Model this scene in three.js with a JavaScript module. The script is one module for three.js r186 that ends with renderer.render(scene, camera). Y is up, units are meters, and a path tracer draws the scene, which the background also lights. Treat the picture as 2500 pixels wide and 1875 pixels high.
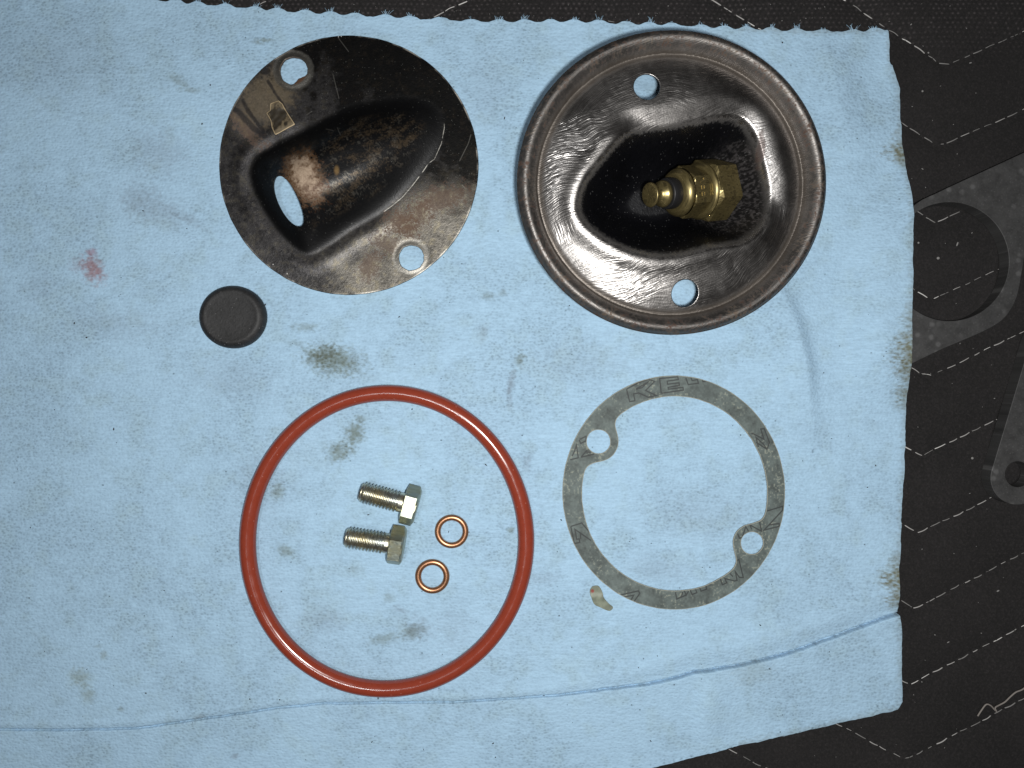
import * as THREE from 'three';
import { mergeGeometries, toCreasedNormals } from 'three/addons/utils/BufferGeometryUtils.js';

// ---------------------------------------------------------------- camera, light, exposure
const CAM_H = 0.300;                       // phone held 30 cm above the cloth, looking straight down
const PX = 1 / 6500;                       // one photo pixel on the cloth, in metres
const scene = new THREE.Scene();
const camera = new THREE.PerspectiveCamera(2 * Math.atan(937.5 * PX / CAM_H) * 180 / Math.PI, 4 / 3, 0.01, 10);
camera.position.set(0, CAM_H, 0);
camera.up.set(0, 0, -1);
camera.lookAt(0, 0, 0);
scene.add(camera);

scene.background = new THREE.Color().setRGB(0.020, 0.019, 0.019);   // the dim garage around
const renderer = new THREE.WebGLRenderer({ antialias: true });
renderer.setSize(1024, 768);
renderer.toneMapping = THREE.LinearToneMapping;
renderer.toneMappingExposure = 0.94;
renderer.shadowMap.enabled = true;

function lamp(x, y, z, r, g, b, cd, size) {
  const l = new THREE.PointLight(new THREE.Color().setRGB(r, g, b), cd, 0, 2);
  l.position.set(x, y, z); l.castShadow = true; l.shadow.radius = size / 0.02;
  l.shadow.camera.near = 0.02; l.shadow.camera.far = 4; l.shadow.mapSize.set(2048, 2048);
  scene.add(l);
}
lamp(0.012, 0.300, 0.010, 1.0, 0.99, 0.96, 0.335, 0.006);         // the phone's flash beside its lens
lamp(-0.15, 1.30, 0.10, 0.95, 0.98, 1.0, 1.10, 0.07);              // work lamp overhead

// ---------------------------------------------------------------- helpers
let seed = 12345;
const rnd = () => { seed = (seed * 1664525 + 1013904223) >>> 0; return seed / 4294967296; };
const sst = (a, b, x) => { const t = Math.min(1, Math.max(0, (x - a) / (b - a))); return t * t * (3 - 2 * t); };
const clamp = (x, a, b) => Math.min(b, Math.max(a, x));
const mix = (a, b, t) => a + (b - a) * t;
function hash(x, y, s = 0) {
  let h = Math.imul(x | 0, 374761393) ^ Math.imul(y | 0, 668265263) ^ Math.imul(s | 0, 2147483647 - 1640531527);
  h = Math.imul(h ^ (h >>> 13), 1274126177); h ^= h >>> 16; h = Math.imul(h, 2246822519); h ^= h >>> 13;
  return (h >>> 0) / 4294967296;
}
function noise(x, y, s = 0) {
  const i = Math.floor(x), j = Math.floor(y), u = x - i, v = y - j;
  const a = u * u * (3 - 2 * u), b = v * v * (3 - 2 * v);
  return mix(mix(hash(i, j, s), hash(i + 1, j, s), a), mix(hash(i, j + 1, s), hash(i + 1, j + 1, s), a), b);
}
function fbm(x, y, s = 0, o = 4) {
  let f = 0, w = .5, n = 0;
  for (let k = 0; k < o; k++) { f += w * noise(x, y, s + k * 17); n += w; w *= .5; x = x * 2.03 + 11.3; y = y * 2.03 - 7.1; }
  return f / n;
}
function worley(x, y, s = 0) {
  const i = Math.floor(x), j = Math.floor(y); let d = 9;
  for (let a = -1; a <= 1; a++) for (let b = -1; b <= 1; b++) {
    const px = i + a + hash(i + a, j + b, s), py = j + b + hash(i + a, j + b, s + 7);
    d = Math.min(d, (px - x) ** 2 + (py - y) ** 2);
  }
  return Math.sqrt(d);
}
// a photo pixel at height h (metres) -> x, z of that point
const W = (px, py, h = 0) => [(px - 1250) * PX * (CAM_H - h) / CAM_H, (py - 937.5) * PX * (CAM_H - h) / CAM_H];
const D = 2500 / 2212;                                   // measurements taken on a 2212-wide view
const WD = (x, y, h = 0) => W(x * D, y * D, h);
function sdPoly(P) {                                      // signed distance to a closed polygon, negative inside
  const n = P.length;
  return (x, y) => {
    let d = 1e9, s = 1;
    for (let i = 0, j = n - 1; i < n; j = i++) {
      const ex = P[j][0] - P[i][0], ey = P[j][1] - P[i][1], wx = x - P[i][0], wy = y - P[i][1];
      const t = clamp((wx * ex + wy * ey) / (ex * ex + ey * ey + 1e-20), 0, 1);
      const bx = wx - ex * t, by = wy - ey * t; d = Math.min(d, bx * bx + by * by);
      const c1 = y >= P[i][1], c2 = y < P[j][1], c3 = ex * wy > ey * wx;
      if ((c1 && c2 && c3) || (!c1 && !c2 && !c3)) s = -s;
    }
    return s * Math.sqrt(d);
  };
}
function smoothLoop(P, n) {
  return new THREE.CatmullRomCurve3(P.map(p => new THREE.Vector3(p[0], p[1], 0)), true, 'centripetal').getPoints(n).slice(0, n).map(v => [v.x, v.y]);
}
function field(fn, x0, x1, z0, z1, n, blur) {             // sampled, blurred and bicubically-smooth copy of a function
  let A = new Float32Array(n * n);
  for (let j = 0; j < n; j++) for (let i = 0; i < n; i++) A[j * n + i] = fn(mix(x0, x1, i / (n - 1)), mix(z0, z1, j / (n - 1)));
  for (let p = 0; p < 3; p++) for (const [di, dj] of [[1, 0], [0, 1]]) {
    const B = new Float32Array(n * n);
    for (let j = 0; j < n; j++) for (let i = 0; i < n; i++) {
      let s = 0; for (let k = -blur; k <= blur; k++) s += A[clamp(j + k * dj, 0, n - 1) * n + clamp(i + k * di, 0, n - 1)];
      B[j * n + i] = s / (2 * blur + 1);
    }
    A = B;
  }
  return (x, z) => {
    const u = clamp((x - x0) / (x1 - x0) * (n - 1), 0, n - 1.001), v = clamp((z - z0) / (z1 - z0) * (n - 1), 0, n - 1.001);
    const i = u | 0, j = v | 0, a = u - i, b = v - j;
    return mix(mix(A[j * n + i], A[j * n + i + 1], a), mix(A[(j + 1) * n + i], A[(j + 1) * n + i + 1], a), b);
  };
}
const smin = (a, b, k) => { const h = Math.max(k - Math.abs(a - b), 0) / k; return Math.min(a, b) - h * h * k / 4; };
const smax = (a, b, k) => -smin(-a, -b, k);

// A sheet of thickness t over the region f < 0, top surface at height h(x, z), edges eased by b
function sheet({ x0, x1, z0, z1, nx, nz, f, h, t, b, eps = 2e-5, warp = (x, z) => z }) {
  const pos = [], nor = [], uv = [], idx = [], g = (x, z) => f(x, z) + b;
  const nrm = (x, z) => {
    const e = eps * 5, dx = (h(x + e, z) - h(x - e, z)) / (2 * e), dz = (h(x, z + e) - h(x, z - e)) / (2 * e), l = Math.hypot(dx, 1, dz);
    return [-dx / l, 1 / l, -dz / l];
  };
  const put = (x, y, z, n) => { pos.push(x, y, z); nor.push(...n); uv.push((x - x0) / (x1 - x0), (z1 - z) / (z1 - z0)); return pos.length / 3 - 1; };
  const GX = k => x0 + (x1 - x0) * (k % (nx + 1)) / nx, GZ = k => warp(GX(k), z0 + (z1 - z0) * Math.floor(k / (nx + 1)) / nz);
  const F = new Float64Array((nx + 1) * (nz + 1)), V = new Int32Array((nx + 1) * (nz + 1)).fill(-1), E = new Map();
  for (let j = 0; j <= nz; j++) for (let i = 0; i <= nx; i++) { const k = j * (nx + 1) + i; F[k] = g(GX(k), GZ(k)) || 1e-12; }
  const vert = k => { if (V[k] < 0) { const x = GX(k), z = GZ(k); V[k] = put(x, h(x, z), z, nrm(x, z)); } return V[k]; };
  const cross = (k, l) => {
    const key = k < l ? k * 4194304 + l : l * 4194304 + k;
    if (E.has(key)) return E.get(key);
    if (F[k] > 0) [k, l] = [l, k];
    let ax = GX(k), az = GZ(k), bx = GX(l), bz = GZ(l);
    for (let s = 0; s < 14; s++) { const mx = (ax + bx) / 2, mz = (az + bz) / 2; if (g(mx, mz) < 0) { ax = mx; az = mz; } else { bx = mx; bz = mz; } }
    const v = put(ax, h(ax, az), az, nrm(ax, az)); E.set(key, v); return v;
  };
  const tri = (a, c, d) => {
    const K = [a, c, d], out = [];
    for (let q = 0; q < 3; q++) {
      const k = K[q], l = K[(q + 1) % 3];
      if (F[k] < 0) out.push(vert(k));
      if ((F[k] < 0) !== (F[l] < 0)) out.push(cross(k, l));
    }
    for (let q = 2; q < out.length; q++) idx.push(out[0], out[q - 1], out[q]);
  };
  for (let j = 0; j < nz; j++) for (let i = 0; i < nx; i++) {
    const a = j * (nx + 1) + i, c = a + 1, d = a + nx + 1, e = d + 1;
    if ((i + j) & 1) { tri(a, d, c); tri(c, d, e); } else { tri(a, d, e); tri(a, e, c); }
  }
  const nTop = pos.length / 3, edges = new Map();
  for (let q = 0; q < idx.length; q += 3) for (let s = 0; s < 3; s++) {
    const a = idx[q + s], c = idx[q + (s + 1) % 3], rk = c * 4194304 + a;
    if (edges.has(rk)) edges.delete(rk); else edges.set(a * 4194304 + c, [a, c]);
  }
  const nIdx = idx.length;
  for (let k = 0; k < nTop; k++) put(pos[3 * k], pos[3 * k + 1] - t, pos[3 * k + 2], [-nor[3 * k], -nor[3 * k + 1], -nor[3 * k + 2]]);
  for (let q = 0; q < nIdx; q += 3) idx.push(idx[q] + nTop, idx[q + 2] + nTop, idx[q + 1] + nTop);
  const rings = new Map();
  const ring = k => {
    if (rings.has(k)) return rings.get(k);
    const x = pos[3 * k], y = pos[3 * k + 1], z = pos[3 * k + 2], e = eps;
    let gx = f(x + e, z) - f(x - e, z), gz = f(x, z + e) - f(x, z - e); const l = Math.hypot(gx, gz) || 1; gx /= l; gz /= l;
    const n0 = [nor[3 * k], nor[3 * k + 1], nor[3 * k + 2]], q = .7071;
    const r = [put(x, y, z, n0), put(x + gx * b * .7, y - b * .3, z + gz * b * .7, [gx * q, q, gz * q]), put(x + gx * b, y - b, z + gz * b, [gx, 0, gz]), put(x + gx * b, y - t + b, z + gz * b, [gx, 0, gz]), put(x, y - t, z, [gx * q, -q, gz * q])];
    rings.set(k, r); return r;
  };
  for (const [a, c] of edges.values()) {
    const A = ring(a), C = ring(c);
    for (let s = 0; s < 4; s++) idx.push(A[s], A[s + 1], C[s], C[s], A[s + 1], C[s + 1]);
  }
  const G = new THREE.BufferGeometry();
  G.setAttribute('position', new THREE.Float32BufferAttribute(pos, 3));
  G.setAttribute('normal', new THREE.Float32BufferAttribute(nor, 3));
  G.setAttribute('uv', new THREE.Float32BufferAttribute(uv, 2));
  G.setIndex(idx);
  return G;
}
function texture(w, h, fn, srgb, filter = true) {          // fn(u, v, out) with v downwards in the plan; out 0..1
  const d = new Uint8Array(w * h * 4), o = [0, 0, 0];
  const enc = c => Math.round(255 * clamp(srgb ? (c <= .0031308 ? 12.92 * c : 1.055 * Math.pow(Math.max(c, 0), 1 / 2.4) - .055) : c, 0, 1));
  for (let j = 0; j < h; j++) for (let i = 0; i < w; i++) {
    fn((i + .5) / w, 1 - (j + .5) / h, o); const k = (j * w + i) * 4;
    d[k] = enc(o[0]); d[k + 1] = enc(o[1]); d[k + 2] = enc(o[2]); d[k + 3] = 255;
  }
  const t = new THREE.DataTexture(d, w, h, THREE.RGBAFormat);
  t.magFilter = THREE.LinearFilter; t.minFilter = THREE.LinearMipmapLinearFilter; t.generateMipmaps = true;
  t.wrapS = t.wrapT = THREE.RepeatWrapping;
  if (srgb) t.colorSpace = THREE.SRGBColorSpace;
  t.needsUpdate = true; return t;
}
const names = {};
function numbered(n) { names[n] = (names[n] ?? -1) + 1; return names[n] ? n + '_' + String(names[n]).padStart(3, '0') : n; }
function thing(name, label, category, group) {
  const o = new THREE.Group(); o.name = numbered(name); o.userData = { label, category };
  if (group) o.userData.group = group;
  scene.add(o); return o;
}
function part(parent, name, geo, mat) {
  const m = new THREE.Mesh(geo, mat); m.name = name; m.castShadow = m.receiveShadow = true; parent.add(m); return m;
}
const std = o => new THREE.MeshStandardMaterial(o);
const lin = (r, g, b) => new THREE.Color().setRGB(r, g, b);
function recentre(geo, x, y, z) { geo.translate(-x, -y, -z); return geo; }

// ---------------------------------------------------------------- plates lying on the blanket (outlines needed by the cloth)
const BLANKET_TOP = -0.0024, PLATE_T = 0.0062, PLATE_Y = BLANKET_TOP + PLATE_T;
const C5 = (x, y, h = PLATE_Y) => W(2100 + x / 1.66, 300 + y / 1.66, h);
const platePoly = smoothLoop([[110, 1010], [330, 918], [540, 824], [590, 785], [632, 715], [655, 610], [668, 540], [700, 450], [800, 370], [1000, 280], [1000, -30], [800, 58], [560, 168], [310, 284], [235, 322], [140, 420], [85, 640], [75, 850], [85, 990]].map(p => C5(...p)), 160);
const sdPlateOuter = sdPoly(platePoly), plateHole = C5(363, 562);
const sdPlate = (x, z) => smax(sdPlateOuter(x, z), 146 * PX * .98 - Math.hypot(x - plateHole[0], z - plateHole[1]), .0002);

// ---------------------------------------------------------------- blanket
const rowY = [-420, -230, -40, 150, 350, 540, 730, 922, 1115, 1307, 1492, 1680, 1868, 2060, 2250, 2440, 2630];
const rowX = y => 2318 - .0535 * (y - 150);
function rowAt(k, px) {                                     // photo y of stitch row k at photo x
  const Y = rowY[k], u = px - rowX(Y), t = clamp((Y - 150) / 1700, 0, 1);
  const L = 800, R = 760, sl = mix(.67, .51, t), sr = mix(.43, .52, t);
  if (u >= 0) return u < R ? Y - sr * u : Y - sr * R + (u - R) * sl;
  const v = -u;
  if (v < L) return Y - sl * v;
  return Y - sl * L + (v - L) * sr;
}
const STITCH = {};
function blanketY(x, z) {
  const px = x / PX + 1250, py = z / PX + 937.5; let d = 1e9;
  for (let k = 0; k < rowY.length; k++) d = Math.min(d, Math.abs(py - rowAt(k, px)));
  d *= .88 * PX;
  return BLANKET_TOP - .0014 * Math.exp(-d / .0026) - .0007 * (1 - sst(0, .012, d)) + .0002 * (fbm(x * 90, z * 90, 5, 3) - .6);
}
{
  const x0 = -.26, x1 = .26, z0 = -.2, z1 = .2;
  const weave = (X, Z) => {                                 // mm; embossed dots of the non-woven cover
    const p = 2.05, r = Math.floor(Z / p * 1.16), xx = X / p + (r & 1) * .5 + .12 * noise(X, Z, 3), zz = Z / p * 1.16;
    const a = xx - Math.floor(xx) - .5, c = zz - Math.floor(zz) - .5;
    return Math.exp(-(a * a + c * c) * 26);
  };
  const map = texture(2048, 1576, (u, v, o) => {
    const X = mix(x0, x1, u) * 1e3, Z = mix(z0, z1, v) * 1e3;
    const f = fbm(X * 1.9, Z * 1.9, 2, 3), big = fbm(X * .05, Z * .05, 9, 3), top = 1 - sst(-145, -118, Z);
    const hf = hash(Math.floor(X * 3.6), Math.floor(Z * 3.6), 6), hg = hash(Math.floor(X * 2.1), Math.floor(Z * 2.1), 7); let l = .006 + .030 * f * f * f + .016 * hf * hf * hf + .014 * hg ** 6 + .012 * (big - .4);
    const band = sst(.5, .75, fbm(X * .16, Z * .012, 21, 2));    // irregular bands where the paler dots show
    l += weave(X, Z) * (.004 + .13 * top * hash(Math.floor(X / 2), Math.floor(Z / 2), 8) + .018 * band * noise(X * .6, Z * .6, 4));  // highlights on the dots painted into the colour, strongest in the top strip
    const sp = hash(Math.floor(X * 2.6), Math.floor(Z * 2.6), 31); if (sp > .995) l += (sp - .995) * 6;
    o[0] = l * .45; o[1] = l * .39; o[2] = l * .40;
  }, true);
  const bump = texture(2048, 1576, (u, v, o) => {
    const X = mix(x0, x1, u) * 1e3, Z = mix(z0, z1, v) * 1e3;
    o[0] = o[1] = o[2] = .35 * fbm(X * 2.2, Z * 2.2, 12, 3) + .5 * weave(X, Z);
  }, false);
  const mat = std({ map, bumpMap: bump, bumpScale: .00018, roughness: .95 });
  const t = thing('moving_blanket', 'black quilted blanket with pale zigzag stitching, spread under everything', 'blanket');
  part(t, 'fabric', sheet({ x0, x1, z0, z1, nx: 300, nz: 240, f: (x, z) => Math.max(Math.abs(x) - .259, Math.abs(z) - .199), h: blanketY, t: .006, b: .0005 }), mat);
  STITCH.blanket = t;
}

// ---------------------------------------------------------------- blue towel
const topEdge = [[-200, -55], [100, -30], [370, 0], [560, 18], [740, 30], [900, 39], [1050, 45], [1250, 46], [1420, 52], [1640, 62], [1780, 68], [1860, 66], [1921, 62]];
const rightEdge = [[1925, 130], [1944, 190], [1948, 300], [1957, 360], [1961, 420], [1960, 560], [1958, 640], [1955, 720], [1956, 800], [1958, 900], [1951, 1050], [1945, 1180], [1939, 1260], [1936, 1318], [1943, 1345], [1945, 1430], [1948, 1515]];
const bottomEdge = [[1938, 1531], [1850, 1556], [1600, 1610], [1420, 1656], [1200, 1715], [800, 1800], [-200, 1890]];
const towelPoly = [...topEdge, ...rightEdge, ...bottomEdge];
const sdT = sdPoly(towelPoly.map(p => WD(...p)));
// perforation spots along the top edge
const tufts = [];
{
  let acc = 0, next = 30;
  for (let i = 0; i < topEdge.length - 1; i++) {
    const [ax, ay] = topEdge[i], [bx, by] = topEdge[i + 1], L = Math.hypot(bx - ax, by - ay);
    while (next < acc + L) { const s = (next - acc) / L; tufts.push([mix(ax, bx, s), mix(ay, by, s)]); next += 46 + 20 * rnd(); }
    acc += L;
  }
}
const tuftW = tufts.map(p => WD(...p));
function sdTowel(x, z) {
  let d = sdT(x, z);
  if (Math.abs(d) > .004) return d;
  d += .00022 * (noise(x * 900, z * 900, 41) - .5) + .00045 * (noise(x * 260, z * 260, 43) - .5);
  if (z < -.12) { let m = 1; for (const p of tuftW) m = Math.min(m, Math.hypot(p[0] - x, p[1] - z)); d += .0011 * sst(.0006, .0042, m) - .0006; }
  return d;
}
const crease = [[-260, 1588], [0, 1578], [150, 1578], [300, 1573], [420, 1556], [500, 1545], [600, 1530], [700, 1520], [850, 1519], [980, 1518], [1100, 1510], [1200, 1503], [1300, 1490], [1400, 1478], [1470, 1462], [1500, 1452], [1600, 1437], [1700, 1412], [1800, 1377], [1880, 1345], [1945, 1321]].map(p => WD(...p));
function creaseZ(x) { let i = 0; while (i < crease.length - 2 && crease[i + 1][0] < x) i++; const [a, b] = [crease[i], crease[i + 1]]; return mix(a[1], b[1], clamp((x - a[0]) / (b[0] - a[0]), 0, 1)); }
function polyDist(P, x, z) {                               // distance, side (+ right/below), position along
  let d = 1e9, side = 1, at = 0;
  for (let i = 0; i < P.length - 1; i++) {
    const ex = P[i + 1][0] - P[i][0], ez = P[i + 1][1] - P[i][1], wx = x - P[i][0], wz = z - P[i][1], t = clamp((wx * ex + wz * ez) / (ex * ex + ez * ez), 0, 1);
    const q = Math.hypot(wx - ex * t, wz - ez * t);
    if (q < d) { d = q; side = ex * wz - ez * wx; at = (i + t) / (P.length - 1); }
  }
  return [d, Math.sign(side), at];
}
const foldA = [[1640, 585], [1685, 640], [1712, 705], [1735, 790], [1742, 860], [1752, 940]].map(p => WD(...p));
const foldB = [[1536, 1440], [1524, 1500], [1520, 1560], [1522, 1640]].map(p => WD(...p));
const foldC = [[1790, 70], [1802, 160], [1822, 260], [1835, 350]].map(p => WD(...p));
const foldD = [[1470, 1180], [1520, 1290], [1545, 1380]].map(p => WD(...p));
function ridge(P, x, z, w1, w2, amp) {                     // soft-edged ridge, steeper on one side
  const [d, s, at] = polyDist(P, x, z); if (d > .03) return 0;
  return amp * Math.sin(Math.PI * clamp(at * .94 + .03, 0, 1)) * Math.exp(-((d / (s > 0 ? w1 : w2)) ** 2));
}
function towelY(x, z) {
  const mm = 1e3, nearEdge = sst(.09, .135, x);
  let y = .00045 * (fbm(x * 26 + 3, z * 26, 61, 2) - .5) * (1 + 5 * nearEdge) - .00015;
  y += .0030 * sst(.1, .2, Math.hypot(x, z)) * (fbm(x * 14, z * 14, 63, 2) - .45) * (.35 + .65 * sst(.06, .13, Math.abs(x)));
  // pleat along the lower part
  const [d0, s, at] = polyDist(crease, x, z), wob = .0004 * (noise(x * 230, 3, 81) - .5) + .0002 * (noise(x * 900, 3, 82) - .5);
  if (d0 < .03) {
    const v = d0 * s + wob * .5, right = sst(.5, .72, at), w = mix(.0016, .0050, right), a = mix(.0011, .0030, right);
    if (v < 0) y += a * .45 * Math.exp(-(((v + w * 1.5) / w) ** 2)) - a * .6 * Math.exp(-((v / .0005) ** 2));
    else y += a * .55 * (1 - Math.exp(-v / .0002)) * Math.exp(-v / .012) - a * .6 * Math.exp(-((v / .00016) ** 2));
  }
  y += ridge(foldA, x, z, .012, .0040, .0030) + ridge(foldB, x, z, .0042, .008, .0024) + ridge(foldC, x, z, .0055, .009, .0018) + ridge(foldD, x, z, .006, .004, .0005);
  const pd = sdPlateOuter(x, z);
  if (pd < .02) y = Math.max(y, 0) * 1 + (PLATE_Y + .0009) * (1 - sst(-.004, .016, pd)) + Math.min(y, 0);
  y += .0006 * sst(.006, 0, -sdT(x, z)) * noise(x * 60, z * 60, 71);
  return Math.max(y, BLANKET_TOP + .0007) + .00005;
}
const towelSurf = (x, z) => towelY(x, z);
{
  const x0 = -.222, x1 = .156, z0 = -.158, z1 = .184;
  const mmx = x => x * 1e3;
  // stains: [x, y, rx, ry, angle, strength, r, g, b] on the 2212-wide view, colours linear multipliers
  const G = [.40, .42, .33], N = [.45, .46, .46];
  const st = [
    [722, 778, 72, 36, .12, 1, ...G], [700, 765, 40, 24, 0, .7, ...G], [765, 940, 24, 34, .3, .95, ...G], [733, 978, 30, 24, -.3, .9, ...G], [778, 905, 18, 12, 0, .6, ...G],
    [1124, 776, 12, 20, .3, .75, ...G], [1104, 826, 9, 40, .2, .65, ...N], [1100, 865, 8, 26, 0, .4, ...N], [202, 582, 24, 36, -.5, 1.0, .66, .38, .36], [200, 545, 10, 12, 0, .7, .66, .33, .36], [170, 575, 22, 20, .4, .35, .6, .42, .42],
    [600, 1060, 16, 18, .3, .6, ...G], [615, 1190, 24, 14, .4, .6, ...G], [1105, 1146, 9, 9, 0, .7, ...G], [890, 1365, 30, 20, -.2, .62, ...G], [905, 1358, 40, 30, 0, .4, ...N], [830, 1380, 40, 14, -.15, .6, ...G], [760, 1230, 16, 12, 0, .35, ...G], [840, 1290, 16, 14, .6, .45, ...G], [865, 1318, 20, 8, .5, .4, ...N],
    [660, 707, 34, 10, 0, .55, ...G], [640, 742, 20, 8, 0, .35, ...G], [1055, 640, 18, 12, 0, .5, ...G], [1085, 632, 14, 10, 0, .35, ...G], [1045, 718, 12, 22, .2, .4, ...N], [340, 455, 75, 40, .35, .3, ...N], [400, 470, 60, 12, .45, .3, ...N], [300, 430, 50, 50, 0, .3, ...N], [345, 330, 70, 55, .2, .34, ...N], [385, 175, 30, 14, .5, .5, ...G], [410, 195, 26, 8, .1, .5, ...G], [572, 86, 24, 5, .05, .75, ...G], [555, 92, 16, 4, .2, .5, ...G],
    [175, 1462, 24, 26, .3, .55, .5, .5, .36], [192, 1500, 20, 20, 0, .5, .5, .5, .36], [226, 1415, 10, 10, 0, .5, .5, .5, .36], [262, 1530, 8, 8, 0, .6, ...G], [214, 1395, 10, 6, 0, .4, ...G], [430, 1548, 16, 7, -.3, .6, ...N], [508, 1632, 12, 7, -.5, .6, ...N], [1140, 995, 10, 30, .2, .4, ...N], [1172, 1250, 40, 16, 0, .25, ...N], [700, 1340, 60, 30, 0, .3, ...N], [560, 1040, 60, 80, 0, .22, ...N], [500, 820, 120, 60, .2, .2, ...N], [250, 700, 120, 40, .1, .22, ...N], [120, 130, 160, 120, 0, .18, ...N], [1500, 1110, 120, 60, .1, .2, ...N], [1430, 1230, 90, 40, 0, .22, ...N], [1620, 1450, 60, 40, 0, .2, .6, .56, .4], [980, 1350, 40, 60, 0, .18, ...N], [1050, 200, 60, 100, 0, .16, ...N], [1250, 780, 120, 60, 0, .18, ...N], [85, 620, 40, 40, 0, .2, ...N],
  ].map(s => { const [x, z] = WD(s[0], s[1]); return [x, z, s[2] * D * PX, s[3] * D * PX, Math.cos(s[4]), Math.sin(s[4]), s[5], s[6], s[7], s[8]]; });
  const cell = 64, buckets = new Map();
  for (const s of st) { const R = Math.max(s[2], s[3]) * 1.7; for (let a = Math.floor((s[0] - R) * 100); a <= Math.floor((s[0] + R) * 100); a++) for (let c = Math.floor((s[1] - R) * 100); c <= Math.floor((s[1] + R) * 100); c++) { const k = a * 1000 + c; if (!buckets.has(k)) buckets.set(k, []); buckets.get(k).push(s); } }
  const pores = (X, Z) => {                                 // crepe pores, mm
    const wx = X + .5 * (noise(X * .9, Z * .9, 3) - .5), wz = Z + .5 * (noise(X * .9, Z * .9, 4) - .5);
    return worley(wx * .62, wz * .86, 5);
  };
  const edgeDirt = [[330, 46, .9], [290, 60, .45], [770, 95, 1], [700, 70, .6], [850, 60, .7], [1250, 58, .95], [1215, 40, .6], [1290, 40, .8]].map(e => [WD(1950, e[0])[1], e[1] * D * PX, e[2]]);
  const TW = 2048, TH = 2036;
  const map = texture(TW, TH, (u, v, o) => {
    const x = mix(x0, x1, u), z = mix(z0, z1, v), X = x * 1e3, Z = z * 1e3;
    const w = pores(X, Z), fine = fbm(X * 2.2, Z * 3.0, 7, 3), streak = fbm(X * .45, Z * 2.6, 8, 3), dirt = fbm(X * .05, Z * .05, 11, 3), dirt2 = fbm(X * .17, Z * .17, 13, 3);
    const grime = sst(.36, .68, .55 * dirt + .45 * dirt2);
    const pore = sst(.42, .06, w) * (.35 + .9 * noise(X * .7, Z * .7, 19));
    let k = 1 - .16 * (fine - .5) - .26 * (streak - .5) - pore * (.035 + .17 * grime) - .085 * grime;
    const blot = sst(.60, .74, fbm(X * .9, Z * 1.2, 23, 3)); k -= blot * (.02 + .09 * grime);
    let r = .330 * k, g = .494 * k, b = .645 * k;
    if (dirt2 > .5) { r *= 1 + .05 * (dirt2 - .5); b *= 1 - .12 * (dirt2 - .5); }
    const B = buckets.get(Math.floor(x * 100) * 1000 + Math.floor(z * 100));
    if (B) for (const s of B) {
      const ax = x - s[0], az = z - s[1], p = (ax * s[4] + az * s[5]) / s[2], q = (az * s[4] - ax * s[5]) / s[3], rr = Math.hypot(p, q);
      if (rr > 1.7) continue;
      const n = fbm(X * .9, Z * 1.25, 29, 4), m = sst(1.3, .1, rr + (n - .5) * 1.15 + .15 * (w - .4)) * s[6] * (.82 + .22 * (1 - w));
      const e = clamp(m, 0, 1); r *= mix(1, s[7] * 1.2, e); g *= mix(1, s[8], e); b *= mix(1, s[9] * .95, e);
    }
    if (x > .085) {                                         // oil wicked in from the right edge
      const d = -sdT(x, z); let e = 0;
      for (const q of edgeDirt) { const a = (z - q[0]) / q[1]; if (Math.abs(a) < 1.6) e = Math.max(e, q[2] * Math.exp(-a * a * 1.5)); }
      e = Math.max(e, .28);
      const n = fbm(X * .7, Z * 1.5, 37, 4), m = sst(.0105 * e, 0, d + (n - .5) * .014 * e) * e * (1.3 - w * .7);
      r *= mix(1, .42, clamp(m, 0, 1)); g *= mix(1, .30, clamp(m, 0, 1)); b *= mix(1, .17, clamp(m, 0, 1));
    }
    const hs = hash(Math.floor(X * 2.2), Math.floor(Z * 2.2), 53); if (hs > .9993) { const e = .35 + .5 * hash(Math.floor(X * 2.2), Math.floor(Z * 2.2), 54); r *= e; g *= e; b *= e; }
    o[0] = r; o[1] = g; o[2] = b;
  }, true);
  const bump = texture(TW, TH, (u, v, o) => {
    const X = mix(x0, x1, u) * 1e3, Z = mix(z0, z1, v) * 1e3;
    o[0] = o[1] = o[2] = clamp(.55 * sst(.0, .55, pores(X, Z)) + .28 * fbm(X * .5, Z * 2.4, 8, 3) + .3 * fbm(X * 2.4, Z * 2.8, 14, 2) - .05, 0, 1);
  }, false);
  const mat = std({ map, bumpMap: bump, bumpScale: .00021, roughness: .95 });
  const t = thing('shop_towel', 'light blue shop towel with oil stains, perforated top edge and a crease near the bottom', 'towel');
  part(t, 'sheet', sheet({ x0, x1, z0, z1, nx: 520, nz: 428, f: sdTowel, h: towelY, warp: (x, z) => { const v = z - creaseZ(x); return creaseZ(x) + v * (1 - .8 * Math.exp(-((v / .022) ** 2))); }, t: .00035, b: .00012 }), mat);
  const fm = std({ color: lin(.36, .54, .70), roughness: .9 }), gs = [];
  for (const [tx, tz] of tuftW) {
    const few = rnd(), n = few < .25 ? 3 : 8 + Math.floor(rnd() * 14), hgt = .0011 + .0022 * few * rnd();
    for (let i = 0; i < n; i++) {
      const sx = tx + (rnd() - .5) * .0022, a = -Math.PI / 2 + (rnd() - .5) * 1.2, L = hgt * (.5 + rnd() * .8), y = towelY(sx, tz + .0008) - .0001;
      const p0 = new THREE.Vector3(sx, y, tz + .0009), p1 = new THREE.Vector3(sx + Math.cos(a) * L * .5, y + .0003 * rnd(), tz + Math.sin(a) * L * .5), p2 = new THREE.Vector3(sx + Math.cos(a + (rnd() - .5)) * L, y + (rnd() - .6) * .0008, tz + Math.sin(a) * L);
      gs.push(new THREE.TubeGeometry(new THREE.QuadraticBezierCurve3(p0, p1, p2), 3, (.000035 + .00004 * rnd()), 4, false));
    }
  }
  const fz = part(t, 'torn_fibres', mergeGeometries(gs), fm); fz.userData.kind = 'stuff';
}

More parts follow.
